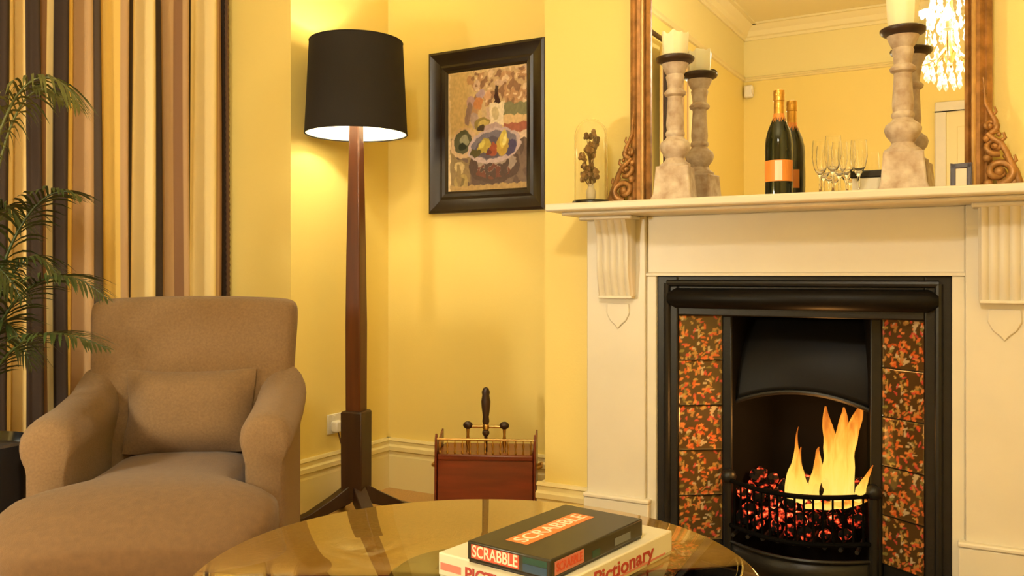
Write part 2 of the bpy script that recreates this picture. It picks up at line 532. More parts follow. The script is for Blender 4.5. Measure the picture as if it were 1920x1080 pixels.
# side table and globe lamp on the near side of the palm: its light falls on the curtain, the reveal and the chair from the left
st=thing('side_table','small round wooden side table beyond the palm, by the window','side table',(-2.12,.12,0))
B().lathe([(.20,.56),(.205,.57),(.205,.585),(.19,.59)],40).obj('table_top','darkwood',st)
B().lathe([(.03,.03),(.022,.1),(.028,.3),(.02,.5),(.06,.56)],20).obj('column','darkwood',st)
B().lathe([(.15,0),(.155,.015),(.03,.035)],32).obj('base','darkwood',st)
gl=thing('table_lamp','brass table lamp with a lit opal glass globe on the side table','lamp',(-2.12,.12,.59))
B().lathe([(.07,0),(.075,.012),(.03,.03),(.012,.06),(.018,.20),(.012,.34),(.03,.40),(.035,.42)],24).obj('stem','brass',gl)
GR=.11
M['opal']=mat_emit('opal_glow',(1.0,.90,.66),GLOBE_W/(4*math.pi**2*GR**2))
B().ball((0,0,.42+GR),GR,24,16).obj('globe','opal',gl)

# ------------------------------------------------------------------ fireplace surround
fs = thing('fireplace_surround', 'cream painted wooden mantelpiece with fluted corbels around the fire', 'mantelpiece', (XC, YB, 0))
def lx(x): return x-XC
def ly(y): return y-YB
YS = 2.82
def fbox(x0,x1,y0,y1,z0,z1): return B().box(lx(x0),lx(x1),ly(y0),ly(y1),z0,z1)
fbox(-1.335,.179,2.60,YB,1.214,1.240).obj('mantel_shelf','white',fs,bevel=.006)
fbox(-1.30,.144,2.655,YB,1.203,1.214).obj('bed_mould','white',fs,bevel=.004)
fbox(-1.062,-.094,2.838,YB,1.0,1.203).obj('frieze','white',fs,bevel=.004)
b = B(); b.prism([(lx(-1.062),ly(2.838),1.012),(lx(-1.062),ly(2.826),1.008),(lx(-1.062),ly(2.826),1.0),(lx(-1.062),ly(2.838),1.0)], (.968,0,0))
b.obj('opening_bead','white',fs)
for sgn in (-1, 1):
    def X(x): return lx(x) if sgn < 0 else -lx(x)
    def bb(x0,x1,y0,y1,z0,z1):
        a, c = sorted((X(x0), X(x1)))
        return B().box(a,c,ly(y0),ly(y1),z0,z1)
    pil = bb(-1.28,-1.062,YS,YB,.234,1.203).obj('pilaster','white',fs,bevel=.004)
    bb(-1.062,-1.027,2.832,YB,0,1.0).obj('inner_slip','white',fs,bevel=.004)
    bb(-1.285,-1.045,2.803,YB,0,.225).obj('plinth','white',fs,bevel=.004)
    bb(-1.287,-1.043,2.798,YB,.225,.240).obj('plinth_cap','white',fs,bevel=.005)
    bb(-1.272,-1.080,2.735,YS,1.190,1.203).obj('corbel_cap','white',pil,bevel=.004)
    # fluted S-curve corbel
    xa, xb = sorted((X(-1.225), X(-1.096)))
    def dep(t):   # t 0 bottom .. 1 top
        return .022+.050*(t**1.6)+.010*math.sin(t*math.pi*2.0-.4)
    def cf(u, v):
        e = 1.0 if 0.04 < u < 0.96 else .75
        fl = -.007*abs(math.sin(u*math.pi*5))**.7 if sgn else 0
        return (lerp(xa,xb,u), ly(YS-dep(v)*e-.007-fl*-1.0), lerp(.93,1.19,v))
    b = B().grid(50, 24, cf)
    n0 = len(b.v)
    for i in range(51):   # close the sides to the pilaster
        pass
    b.add([(xa,ly(YS),.93),(xb,ly(YS),.93)],[])
    nu = 51
    lft = [j*nu for j in range(25)]; rgt = [j*nu+50 for j in range(25)]
    b.add([(xa,ly(YS),.93),(xa,ly(YS),1.19),(xb,ly(YS),.93),(xb,ly(YS),1.19)],[])
    k = len(b.v)-4
    b.f.append(tuple(lft+[k+1,k])); b.f.append(tuple(rgt+[k+3,k+2])); b.f.append(tuple(list(range(51))+[k+2,k]))
    b.obj('corbel','white',pil,ang=50)
    xm = (xa+xb)/2
    bb(-1.222,-1.099,YS-.034,YS,.922,.931).obj('corbel_foot','white',pil,bevel=.002)
    # carved drop: pointed shield
    sh = [(-.040,.905),(.040,.905),(.043,.87),(.030,.845),(.010,.828),(0,.815),(-.010,.828),(-.030,.845),(-.043,.87)]
    B().prism([(xm+a,ly(YS-.006),z) for a,z in sh],(0,.006,0)).obj('carved_drop','white',pil,bevel=.003)

# ------------------------------------------------------------------ cast-iron insert
ins = thing('fireplace_insert', 'black cast iron fireplace insert with floral tile cheeks and bowed grate', 'fireplace', (XC, YB, 0))
b = B()
for x0,x1,z0,z1 in ((-1.027,-.955,.0,1.0),(-.201,-.128,.0,1.0),(-.955,-.201,.868,1.0)):
    b.box(lx(x0),lx(x1),ly(2.842),ly(2.88),z0,z1)
b.obj('frame','iron',ins,bevel=.004)
def bar(p0,p1,r,name,mt='iron',par=None,flat=1.0,n=10):
    return B().tube([p0,p1],r,n,flat=flat).obj(name,mt,par or ins)
hd = B().tube([(lx(-.985),ly(2.842),.925),(lx(-.96),ly(2.838),.925),(lx(-.19),ly(2.838),.925),(lx(-.165),ly(2.842),.925)],[.02,.034,.034,.02],16).obj('head_moulding','hood',ins)
for x in (-.992,-.163):
    B().tube([(lx(x),ly(2.842),.03),(lx(x),ly(2.842),.975)],.012,10).obj('side_moulding','iron',ins)
B().tube([(lx(-.992),ly(2.842),.975),(lx(-.163),ly(2.842),.975)],.012,10).obj('top_moulding','iron',ins)
# tiles: five each side, splayed
def tile_mesh(seed):
    rnd = random.Random(seed)
    n = 44
    b = B(); b.c = []
    fl = []
    pal = [(.55,.10,.02),(.62,.20,.05),(.50,.06,.04),(.45,.28,.07),(.48,.36,.20),(.20,.16,.04),(.58,.13,.03),(.40,.20,.05)]
    for _ in range(95):
        fl.append((rnd.uniform(0,1),rnd.uniform(0,1),rnd.uniform(.04,.08),rnd.uniform(.018,.034),rnd.uniform(0,3.14),rnd.choice(pal)))
    for j in range(n+1):
        for i in range(n+1):
            u, v = i/n, j/n
            edge = min(u,1-u,v,1-v)
            z = 0.0 if edge > .02 else -.002
            b.v.append(((u-.5)*.149, z, (v-.5)*.149))
            col = (.07,.035,.010)
            for (cx,cy,a,bb_,th,cc) in fl:
                dx, dy = u-cx, v-cy
                x = dx*math.cos(th)+dy*math.sin(th); y = -dx*math.sin(th)+dy*math.cos(th)
                if (x/a)**2+(y/bb_)**2 < 1: col = cc
            b.c.append((*col,1))
    for j in range(n):
        for i in range(n):
            b.f.append((j*(n+1)+i,j*(n+1)+i+1,(j+1)*(n+1)+i+1,(j+1)*(n+1)+i))
    return b.mesh('tile','tile')
tmes = [tile_mesh(40+k) for k in range(3)]
for sgn in (-1,1):
    p0 = Vector((lx(-.955)*-sgn*1.0 if sgn>0 else lx(-.955), ly(2.852),0)); p1 = Vector((lx(-.830)*(1 if sgn<0 else -1), ly(2.937),0))
    d = (p1-p0); ang = math.atan2(d.y,d.x)
    if sgn > 0: ang += math.pi
    for k in range(5):
        o = bpy.data.objects.new('tile', tmes[(k*2+(sgn>0))%3]); COL.objects.link(o); o.parent = ins
        md = (p0+p1)/2
        o.location = (md.x, md.y, .868-.078-k*.152); o.rotation_euler = (0,0,ang)
    b = B(); nrm = Vector((d.y,-d.x,0)).normalized()*(-1 if sgn>0 else 1)
    q0, q1 = p0-nrm*.004, p1-nrm*.004
    b.prism([q0,q1,q1-nrm*.012,q0-nrm*.012],(0,0,.868)).obj('tile_backing','iron',ins)
    # iron rib between tiles and firebox
    b = B(); x1 = p1.x
    b.prism([(x1,p1.y-.004,0),(x1+.036*-sgn,p1.y-.012,0),(x1+.036*-sgn,p1.y+.05,0),(x1,p1.y+.05,0)],(0,0,.868)).obj('rib','iron',ins,bevel=.006)
    # firebox cheek
    xx = x1+.036*-sgn
    b = B().prism([(xx,p1.y,0),(xx-.08*sgn,p1.y+.25,0),(xx-.06*sgn,p1.y+.25,0),(xx+.015*sgn,p1.y,0)],(0,0,.868)).obj('firebox_cheek','soot',ins)
b = B().box(lx(-.77),lx(-.386),ly(3.18),ly(3.20),0,1.0); b.obj('firebox_back','soot',ins)
B().box(lx(-.955),lx(-.201),ly(2.87),ly(3.2),.868,.88).obj('firebox_lintel','iron',ins)
# hood: curved canopy plate with arched lower lip
def hf(u,v):
    x = lerp(lx(-.80),-lx(-.80),u)
    arch = .62-.05*abs(2*u-1)**2
    z = lerp(arch,.868,v)
    return (x, ly(2.945)+.10*(v)+.015*(2*u-1)**2-.02*math.sin(v*math.pi), z)
b = B().grid(24,12,hf); o = b.obj('hood','hood',ins,ang=80)
md = o.modifiers.new('t','SOLIDIFY'); md.thickness=.006
B().tube([hf(i/24,0) for i in range(25)],.008,8).obj('hood_lip','iron',ins)
# grate
gr = thing('fire_grate', 'bowed black iron grate basket holding the burning coals', 'grate', (XC, YB, 0))
def arc(t, z, k=1.0):
    return Vector((lerp(lx(-.805),-lx(-.805),t), ly(2.925)-.125*k*math.sin(t*math.pi)**.9, z))
for z, r, k in ((.315,.008,1.0),(.165,.008,.86)):
    B().tube([arc(t/24,z,k) for t in range(25)],r,8).obj('rail','soot',gr)
me = None
for i in range(1,17):
    t = i/17
    B().tube([arc(t,.32,1.0),arc(t,.24,.97),arc(t,.16,.86)],.0036,6).obj('bar','soot',gr)
for t in (0,1):
    B().ball(arc(t,.325),.026).obj('knob','iron',gr)
    p = arc(t,0)
    B().tube([(p.x,p.y,.0),(p.x,p.y,.33)],.016,8).obj('leg','iron',gr)
for i in range(9):
    x = lerp(-.19,.19,i/8)
    B().tube([(x,ly(2.84),.155),(x,ly(3.15),.155)],.007,6).obj('floor_bar','iron',gr)
B().tube([arc(t/24,.11,.8) for t in range(25)],.006,6).obj('ash_rail','iron',gr)
b = B().grid(24,2,lambda u,v: tuple(arc(u,lerp(.0,.11,v),.72)))
o = b.obj('ash_cover','iron',gr,ang=80); md=o.modifiers.new('t','SOLIDIFY'); md.thickness=.004
# hearth
hs = tag(B().box(-1.33,.17,2.45,2.80,0,.025).obj('hearth','hearth',bevel=.004),'dark slate hearth slab on the floor before the fire','hearth')

# coals
def coal_mat():
    m = mat('coal', (.005,.004,.004), .8, spec=.15)
    nt = m.node_tree; bs = nt.nodes['Principled BSDF']
    oi = nt.nodes.new('ShaderNodeObjectInfo')
    tc = nt.nodes.new('ShaderNodeTexCoord')
    ad = nt.nodes.new('ShaderNodeVectorMath'); ad.operation='ADD'
    sc_=nt.nodes.new('ShaderNodeVectorMath'); sc_.operation='SCALE'; sc_.inputs['Scale'].default_value=57
    nt.links.new(oi.outputs['Location'],sc_.inputs[0]); nt.links.new(tc.outputs['Object'],ad.inputs[0]); nt.links.new(sc_.outputs[0],ad.inputs[1])
    n = nt.nodes.new('ShaderNodeTexNoise'); n.inputs['Scale'].default_value=.9; n.inputs['Detail'].default_value=4
    nt.links.new(ad.outputs[0],n.inputs['Vector'])
    cr = nt.nodes.new('ShaderNodeValToRGB'); e = cr.color_ramp.elements
    e[0].position=.53; e[0].color=(0,0,0,1); e[1].position=.74; e[1].color=(1,.62,.25,1)
    k = cr.color_ramp.elements.new(.585); k.color=(.25,.012,.004,1)
    k = cr.color_ramp.elements.new(.65); k.color=(.8,.08,.02,1)
    nt.links.new(n.outputs['Fac'],cr.inputs[0])
    nt.links.new(cr.outputs[0],bs.inputs['Emission Color'])
    bs.inputs['Emission Strength'].default_value=1.6
    return m
M['coal'] = coal_mat()
rnd = random.Random(5)
cms = []
for k in range(4):
    bm = bmesh.new(); bmesh.ops.create_icosphere(bm, subdivisions=2, radius=1.0)
    for v in bm.verts:
        v.co *= rnd.uniform(.78,1.1)
        v.co.z *= .8
    me = bpy.data.meshes.new('coal'); bm.to_mesh(me); bm.free(); me.materials.append(M['coal']); cms.append(me)
k = 0
for lev in range(4):
    for iy in range(4):
        for ix in range(7):
            x = lerp(-.165,.165,ix/6)+rnd.uniform(-.008,.008)+(.012 if lev%2 else -.012)
            t = (x-lx(-.805))/(2*-lx(-.805))
            yf = arc(t,0,.84).y+.036
            y = yf+iy*.052+rnd.uniform(-.006,.006)
            if lev == 3 and (iy < 1 or rnd.random() < .4): continue
            if 0 < iy < 3 and lev < 2: continue
            z = .190+lev*.043+rnd.uniform(-.004,.004)
            o = bpy.data.objects.new('coal', cms[k%4]); k += 1
            COL.objects.link(o); o.location=(XC+x,YB+y,z)
            s = rnd.uniform(.021,.027); o.scale=(s,s,s); o.rotation_euler=(rnd.uniform(0,6),rnd.uniform(0,6),rnd.uniform(0,6))
            tag(o,'glowing lump of coal in the fire grate','coal','coals burning in the grate')

# flames
def flame_mat():
    m = bpy.data.materials.new('flame'); m.use_nodes=True; nt=m.node_tree
    nt.nodes.remove(nt.nodes['Principled BSDF'])
    out = nt.nodes['Material Output']
    tc = nt.nodes.new('ShaderNodeTexCoord'); sp = nt.nodes.new('ShaderNodeSeparateXYZ')
    nt.links.new(tc.outputs['Generated'],sp.inputs[0])
    mp = nt.nodes.new('ShaderNodeMapping'); mp.inputs['Scale'].default_value=(40,40,9)
    nt.links.new(tc.outputs['Object'],mp.inputs[0])
    n = nt.nodes.new('ShaderNodeTexNoise'); n.inputs['Scale'].default_value=1.0; n.inputs['Detail'].default_value=3
    nt.links.new(mp.outputs[0],n.inputs['Vector'])
    a = nt.nodes.new('ShaderNodeMath'); a.operation='MULTIPLY_ADD'; a.inputs[1].default_value=.9
    nt.links.new(n.outputs['Fac'],a.inputs[0]); nt.links.new(sp.outputs['Z'],a.inputs[2])
    s = nt.nodes.new('ShaderNodeMath'); s.operation='SUBTRACT'; s.inputs[1].default_value=.45; nt.links.new(a.outputs[0],s.inputs[0])
    cr = nt.nodes.new('ShaderNodeValToRGB'); e=cr.color_ramp.elements
    e[0].position=0; e[0].color=(1.0,.62,.13,1); e[1].position=1; e[1].color=(.75,.16,.015,1)
    k=cr.color_ramp.elements.new(.45); k.color=(1,.55,.08,1)
    k=cr.color_ramp.elements.new(.75); k.color=(.95,.32,.03,1)
    nt.links.new(s.outputs[0],cr.inputs[0])
    em = nt.nodes.new('ShaderNodeEmission'); em.inputs[1].default_value=.95
    nt.links.new(cr.outputs[0],em.inputs[0])
    tr = nt.nodes.new('ShaderNodeBsdfTransparent')
    mx = nt.nodes.new('ShaderNodeMixShader')
    al = nt.nodes.new('ShaderNodeMapRange'); al.inputs[1].default_value=.55; al.inputs[2].default_value=1.15
    al.inputs[3].default_value=.92; al.inputs[4].default_value=.15
    nt.links.new(s.outputs[0],al.inputs[0])
    nt.links.new(al.outputs[0],mx.inputs[0]); nt.links.new(tr.outputs[0],mx.inputs[1]); nt.links.new(em.outputs[0],mx.inputs[2])
    nt.links.new(mx.outputs[0],out.inputs[0])
    return m
M['flame'] = flame_mat()
fire = thing('fire', 'bright yellow and orange flames rising from the coals', 'fire', (XC, 2.95, .30))
def flame(path, rad, flat=.55):
    pts = bez(path, 18)
    n = len(pts); rr=[]
    for i in range(n):
        t=i/(n-1); q=t*(len(rad)-1); k=min(int(q),len(rad)-2)
        rr.append(lerp(rad[k],rad[k+1],q-k)*(1+.06*math.sin(i*1.3)))
    o = B().tube(pts, rr, 12, flat=flat).obj('flame','flame',fire,ang=180)
    o.visible_shadow=True
    return o
dx = XC*0
def P(x,y,d=2.80):
    v = px(x,y,d); return v-Vector((XC,2.95,.30))
flame([P(1560,945),P(1530,900),P(1590,860),P(1545,820),P(1548,762)],[.030,.036,.034,.032,.024,.004],.7)
flame([P(1585,945,2.78),P(1600,890,2.78),P(1560,840,2.78),P(1612,800,2.78),P(1616,752,2.78)],[.024,.034,.036,.034,.026,.004],.7)
flame([P(1568,945,2.75),P(1590,890,2.75),P(1560,840,2.75),P(1588,800,2.75),P(1582,764,2.75)],[.026,.036,.034,.030,.022,.004],.7)
flame([P(1486,940),P(1474,890),P(1512,870),P(1484,840),P(1497,800)],[.024,.033,.026,.014,.006,.001],.7)
flame([P(1500,942,2.76),P(1512,915,2.76),P(1488,885,2.76),P(1502,838,2.76)],[.024,.030,.018,.002],.7)
flame([P(1530,945,2.77),P(1512,905,2.77),P(1552,880,2.77),P(1525,850,2.77),P(1536,838,2.77)],[.022,.026,.020,.012,.002],.7)
flame([P(1605,940,2.72),P(1615,915,2.72),P(1620,905,2.72),P(1637,872,2.72)],[.016,.022,.012,.002],.7)
flame([P(1510,950,2.73),P(1545,948,2.73),P(1590,948,2.73),P(1625,938,2.73)],[.010,.020,.020,.006],.6)
lamp('fire_light', (-.50,2.93,.47), FIRE_W, (1.0,.42,.10), .06)

# ------------------------------------------------------------------ overmantel mirror
YM = 2.87
mr = thing('overmantel_mirror', 'gilt framed overmantel mirror with carved scrolls at its foot', 'mirror', (XC, YB-.002, 1.24))
mz = 1.62
B().box(-.49,.49,YM-YB-.001,YM-YB+.004,.018,mz-.06).obj('mirror_glass','mirror',mr)
B().box(-.55,.55,YM-YB+.005,-.001,.0,mz).obj('backboard','darkwood',mr)
FP = [(0,0),(0,-.012),(.010,-.020),(.018,-.012),(.024,-.022),(.040,-.030),(.052,-.020),(.058,-.024),(.070,-.016),(.072,0)]
for sgn in (-1,1):
    # stepped moulding from the sight edge outwards
    b = B().prism([(sgn*(.481+a),YM-YB+y,.0) for a,y in FP],(0,0,mz)); b.obj('side_rail','gilt',mr,ang=30)
    B().tube([(sgn*.505,YM-YB-.022,.0),(sgn*.505,YM-YB-.022,mz-.05)],.007,8).obj('bead','giltlight',mr)
B().prism([(-.553,YM-YB+y,mz-.07+a) for a,y in FP],(1.106,0,0)).obj('top_rail','gilt',mr,ang=30)
B().box(-.55,.55,YM-YB-.012,YM-YB+.004,.0,.020).obj('bottom_rail','gilt',mr,bevel=.004)
def spiral(cx, cz, r0, turns, a0, dirn, n=40):
    pts=[]
    for i in range(n+1):
        t=i/n; a=a0+dirn*turns*2*math.pi*t; r=r0*(1-.85*t)
        pts.append((cx+r*math.cos(a),cz+r*math.sin(a)))
    return pts
for sgn in (-1,1):
    cv = B()
    def put(pts, r0, r1):
        n=len(pts)
        cv.tube([(sgn*(.528+u*1.12),YM-YB-.034-.006*math.sin(i*.35),v) for i,(u,v) in enumerate(pts)],[1.15*lerp(r0,r1,i/(n-1)) for i in range(n)],7)
    put(spiral(.036,.055,.036,1.5,-1.6,1),.011,.006)
    put([(.085,.008),(.074,.05),(.060,.085),(.052,.11),(.040,.135),(.022,.15),(.010,.165)],.009,.006)
    put(spiral(.028,.128,.024,1.4,-1.2,-1),.008,.005)
    put([(.0,.004),(.03,.010),(.06,.008),(.090,.010)],.011,.007)
    put(spiral(.016,.185,.018,1.3,-1.4,1),.008,.004)
    put([(.030,.165),(.028,.20),(.016,.225),(.006,.25),(.004,.29),(.001,.325)],.008,.002)
    put([(.060,.075),(.074,.085),(.070,.10)],.007,.003)
    put([(.040,.140),(.050,.150),(.046,.165)],.006,.003)
    put([(.022,.215),(.030,.225),(.026,.24)],.005,.002)
    for u,v,r in ((.036,.055,.014),(.028,.128,.010),(.016,.185,.009),(.008,.245,.008),(.004,.285,.007),(.070,.022,.013),(.060,.040,.011),(.012,.022,.013),(.010,.095,.012),(.052,.098,.009),(.008,.150,.010),(.036,.160,.007),(.022,.212,.007)):
        cv.ball((sgn*(.528+u*1.12),YM-YB-.036,v),(r,r*.8,r),8,6)
    cv.obj('carved_scroll','gilt',mr,ang=60)

# ------------------------------------------------------------------ things on the mantel
ZM = 1.240
def candlestick(X, label):
    t = thing('candlestick', label, 'candlestick', (X,2.736,ZM), 0.12)
    b = B(); s0,s1 = .070,.053
    b.add([(-s0,-s0,0),(s0,-s0,0),(s0,s0,0),(-s0,s0,0),(-.060,-.060,.022),(.060,-.060,.022),(.060,.060,.022),(-.060,.060,.022),
           (-s1,-s1,.105),(s1,-s1,.105),(s1,s1,.105),(-s1,s1,.105),(-.054,-.054,.112),(.054,-.054,.112),(.054,.054,.112),(-.054,.054,.112)],
          [(3,2,1,0)]+[(a+i,a+(i+1)%4,a+4+(i+1)%4,a+4+i) for a in (0,4,8) for i in range(4)]+[(12,13,14,15)])
    b.obj('base','stone',t,bevel=.005)
    B().lathe([(.050,.112),(.050,.120),(.036,.130),(.030,.140),(.036,.150),(.046,.163),(.050,.178),(.046,.192),(.032,.203),(.027,.210),
               (.031,.216),(.031,.224),(.027,.230),(.029,.25),(.024,.335),(.025,.342)],24).obj('shaft','stone',t)
    B().lathe([(.025,.340),(.034,.346),(.036,.354),(.030,.361),(.024,.366),(.026,.385),(.030,.405),(.027,.412),(.033,.42),(.040,.436),(.044,.448)],24).obj('capital','stone',t)
    B().lathe([(.044,.446),(.058,.454),(.062,.460),(.062,.466),(.056,.470)],28).obj('drip_tray','darkwood',t)
    return t
candlestick(-.928, 'whitewashed turned candlestick near the glass dome')
candlestick(-.250, 'whitewashed turned candlestick between the glasses and the small photo frame')
def candle(X, h, label, seed):
    rnd=random.Random(seed)
    t = thing('candle', label, 'candle', (X,2.736,ZM+.470))
    n=28; b=B()
    vs=[];prof=[(.034,0),(.038,.01),(.040,h*.5),(.042,h-.006),(.040,h),(.026,h-.008),(.001,h-.014)]
    wob=[rnd.uniform(-.1,.14) for _ in range(n)]
    for q,(r,z) in enumerate(prof):
        for k in range(n):
            a=2*math.pi*k/n; rr=r*(1+wob[k]*(.5 if q<5 else .2)); zz=z+(wob[k]*.05 if q in (3,4) else 0)
            vs.append((rr*math.cos(a),rr*math.sin(a),zz))
    fs_=[(i*n+k,i*n+(k+1)%n,(i+1)*n+(k+1)%n,(i+1)*n+k) for i in range(len(prof)-1) for k in range(n)]+[tuple(range(n))[::-1]]
    b.add(vs,fs_).obj('wax','wax',t)
    B().tube([(0,0,h-.014),(.001,0,h+.004),(.004,0,h+.010)],.0012,5).obj('wick','black',t)
candle(-.928,.075,'short cream pillar candle on the candlestick near the glass dome',1)
candle(-.250,.085,'cream pillar candle on the candlestick between glasses and photo frame',2)

# bottle
bt = thing('champagne_bottle','dark green champagne bottle with orange label and gold foil neck','bottle',(-.606,2.772,ZM))
R=.042
B().lathe([(.036,0),(R-.001,.004),(R,.012),(R,.165),(.040,.185),(.034,.21),(.024,.235),(.0165,.255),(.0145,.27),(.0145,.30)],32).obj('glass_body','green_glass',bt)
B().lathe([(.0160,.245),(.0158,.27),(.0155,.300),(.0175,.302),(.0175,.312),(.0165,.316),(.0175,.322),(.0165,.334),(.008,.338)],24).obj('foil','foil',bt)
B().lathe([(.0245,.2335),(.0172,.2535),(.0162,.262)],24,cap=False).obj('neck_label','label_orange',bt)
def label_part(name,r,a0,a1,z0,z1,mt):
    n=24
    b=B().grid(n,1,lambda u,v:(r*math.cos(lerp(a0,a1,u)),r*math.sin(lerp(a0,a1,u)),lerp(z0,z1,v)))
    return b.obj(name,mt,bt,ang=80)
fa = -math.pi/2+.15
label_part('label',R+.0006,fa-1.35,fa+1.35,.050,.115,'label_orange')
label_part('label_panel',R+.0010,fa-.22,fa+.30,.052,.113,'label_white')
label_part('back_label',R+.0006,fa+2.2,fa+4.0,.045,.105,'label_orange')
label_part('back_label_panel',R+.0010,fa+2.9,fa+3.4,.047,.103,'label_white')

# champagne flutes
def flute(loc, h, label):
    t=thing('champagne_flute',label,'glass',loc,0,'champagne flutes beside the bottle')
    outer=[(.029,0),(.029,.002),(.006,.005),(.0035,.012),(.0035,h*.32),(.008,h*.37),(.019,h*.50),(.0245,h*.68),(.0235,h*.88),(.0215,h)]
    inner=[(.0205,h),(.0225,h*.88),(.0235,h*.68),(.018,h*.505),(.007,h*.385),(.0005,h*.38)]
    B().lathe(outer+inner,20).obj('bowl_and_stem','clear',t,ang=60)
fl=[(1538,2.74,.165),(1562,2.70,.170),(1588,2.76,.160),(1610,2.72,.155),(1574,2.80,.165),(1545,2.82,.160)]
for x,Y,h in fl:
    c,s=math.cos(YAW),math.sin(YAW); a=(x-960)/FPX
    d=Y/(a*s+c)
    flute((d*(a*c-s),Y,ZM),h,'clear champagne flute standing in the cluster beside the dark bottle')

# cloche with dried flowers
c,s=math.cos(YAW),math.sin(YAW); a=(1108-960)/FPX; d=2.745/(a*s+c)
CX=d*(a*c-s)
cl=thing('cloche','glass dome on a round black base holding dried flowers','cloche',(CX,2.745,ZM))
B().lathe([(.062,0),(.066,.006),(.064,.014),(.058,.018),(.0,.018)],32,cap=False).obj('base','black',cl)
o=[];i_=[]
for k in range(13):
    q=math.pi/2*k/12
    o.append((.057*math.cos(q) if k<12 else .0005,.235+.063*math.sin(q)))
    i_.append((.0552*math.cos(q) if k<12 else .0005,.235+.0612*math.sin(q)))
B().lathe([(.057,.019)]+o+i_[::-1]+[(.0552,.019)],32,cap=False).obj('glass_dome','clear',cl,ang=80)
fl_=thing('dried_flowers','bunch of dried brown flowers in a little white vase under the glass dome','flowers',(CX,2.745,ZM+.018))
B().lathe([(.012,0),(.016,.01),(.017,.03),(.010,.045),(.012,.055)],16).obj('vase','cream',fl_)
rnd=random.Random(11)
for k in range(34):
    th=rnd.uniform(0,6.28); rr=.038*math.sqrt(rnd.uniform(.05,1)); zz=rnd.uniform(.075,.235)
    if zz>.17: rr*=.7
    tip=Vector((rr*math.cos(th),rr*math.sin(th),zz))
    B().tube(bez([(0,0,.04),(tip.x*.2,tip.y*.2,zz*.6),tip],6),.0010,4).obj('stalk','dried2',fl_)
    bb=B()
    for q in range(6):
        v=Vector((rnd.uniform(-1,1),rnd.uniform(-1,1),rnd.uniform(-1,1)))*.007
        bb.ball(tip+v,(rnd.uniform(.005,.009),rnd.uniform(.005,.009),rnd.uniform(.006,.011)),6,4)
    bb.obj('flower_head','dried' if k%3 else 'dried2',fl_)

# little boxes and photo frame
tag(B().box(-.395,-.315,2.79,2.84,ZM,ZM+.052).obj('card_box','cream',bevel=.002),'small cream card box beside the whitewashed candlestick base','box')
tag(B().box(-.40,-.305,2.785,2.835,ZM+.052,ZM+.074).obj('tin','black',bevel=.004),'small flat black tin lying on the cream card box','tin')
pf=thing('photo_frame','tiny black photo frame leaning against the mirror by the carved scroll','photo frame',(-.105,2.825,ZM))
b=B()
b.box(-.026,-.014,0,.006,0,.085);b.box(.014,.026,0,.006,0,.085);b.box(-.026,.026,0,.006,.071,.085);b.box(-.026,.026,0,.006,0,.009)
b.obj('frame','darkwood',pf,bevel=.002)
B().box(-.018,.018,.003,.005,.008,.077).obj('photo','cream',pf)
pf.rotation_euler=(math.radians(-8),0,0)

# ------------------------------------------------------------------ framed still life
pt=thing('framed_painting','still life of a fruit bowl in a wide black frame on the alcove wall','painting',(-1.998,YA,1.65))
W,Hh=.297,.366; iw,ih=.203,.268
for nm,pts in (('frame_side',[(-W,-Hh),(-W,Hh),(-iw,ih),(-iw,-ih)]),('frame_side',[(W,-Hh),(W,Hh),(iw,ih),(iw,-ih)]),
               ('frame_top',[(-W,Hh),(W,Hh),(iw,ih),(-iw,ih)]),('frame_bottom',[(-W,-Hh),(W,-Hh),(iw,-ih),(-iw,-ih)])):
    o4=[Vector((x,0,z)) for x,z in pts]
    # outer edge high, dished profile to the sight edge
    oa,ob,ic,id_=o4
    rows=[]
    for f,y in ((0,0),(0,-.030),(.12,-.036),(.30,-.026),(.62,-.020),(.74,-.026),(.90,-.022),(1,-.012),(1,0)):
        rows.append([oa.lerp(id_,f)+Vector((0,y,0)),ob.lerp(ic,f)+Vector((0,y,0))])
    b=B(); b.add([p for r in rows for p in r],[(2*k,2*k+1,2*k+3,2*k+2) for k in range(len(rows)-1)])
    b.obj(nm,'frame_black',pt,ang=25)
nx,nz=150,198
U,V=np.meshgrid(np.linspace(0,1,nx+1),np.linspace(0,1,nz+1))
rg=np.random.RandomState(4)
def smooth_noise(sc):
    g=rg.rand(sc+2,sc+2)
    x=U*sc;y=V*sc;xi=x.astype(int);yi=y.astype(int);fx=x-xi;fy=y-yi
    return (g[yi,xi]*(1-fx)*(1-fy)+g[yi,xi+1]*fx*(1-fy)+g[yi+1,xi]*(1-fx)*fy+g[yi+1,xi+1]*fx*fy)
img=np.zeros(U.shape+(3,))
def S(*a): return np.array(srgb(*a))
img[:]=S(212,180,120)
n1=smooth_noise(14);n2=smooth_noise(30);n3=smooth_noise(8)
wu=U+.03*(n2-.5);wv=V+.03*(smooth_noise(26)-.5)
def put(mask,col): img[mask]=col
def ell(cx,cy,a,b_,th=0.0):
    x=wu-cx;y=wv-cy;X=x*math.cos(th)+y*math.sin(th);Y=-x*math.sin(th)+y*math.cos(th)
    return (X/a)**2+(Y/b_)**2<1
put((wu>.45)&(wv>.72),S(200,165,120)); put((n1>.6)&(wv>.62)&(wu>.25),S(190,140,95)); put((n3>.62)&(wv>.55)&(wu>.2),S(205,170,150))
put((n2>.68)&(wv>.7)&(wu>.3),S(150,105,75)); put((n2<.3)&(wv>.6)&(wu>.35),S(225,195,160))
put((wv<.40+.12*wu),S(120,95,88)); put((wv<.40+.12*wu)&(n1>.55),S(98,75,72))
put((wv<.45)&(wu<.30)&(n3>.4),S(150,125,85))
put((wu>.72)&(wv>.44)&(wv<.54),S(175,90,70)); put((wu>.66)&(wv>.53)&(wv<.60),S(222,185,130)); put((wu>.70)&(wv>.60)&(wv<.70),S(128,128,92))
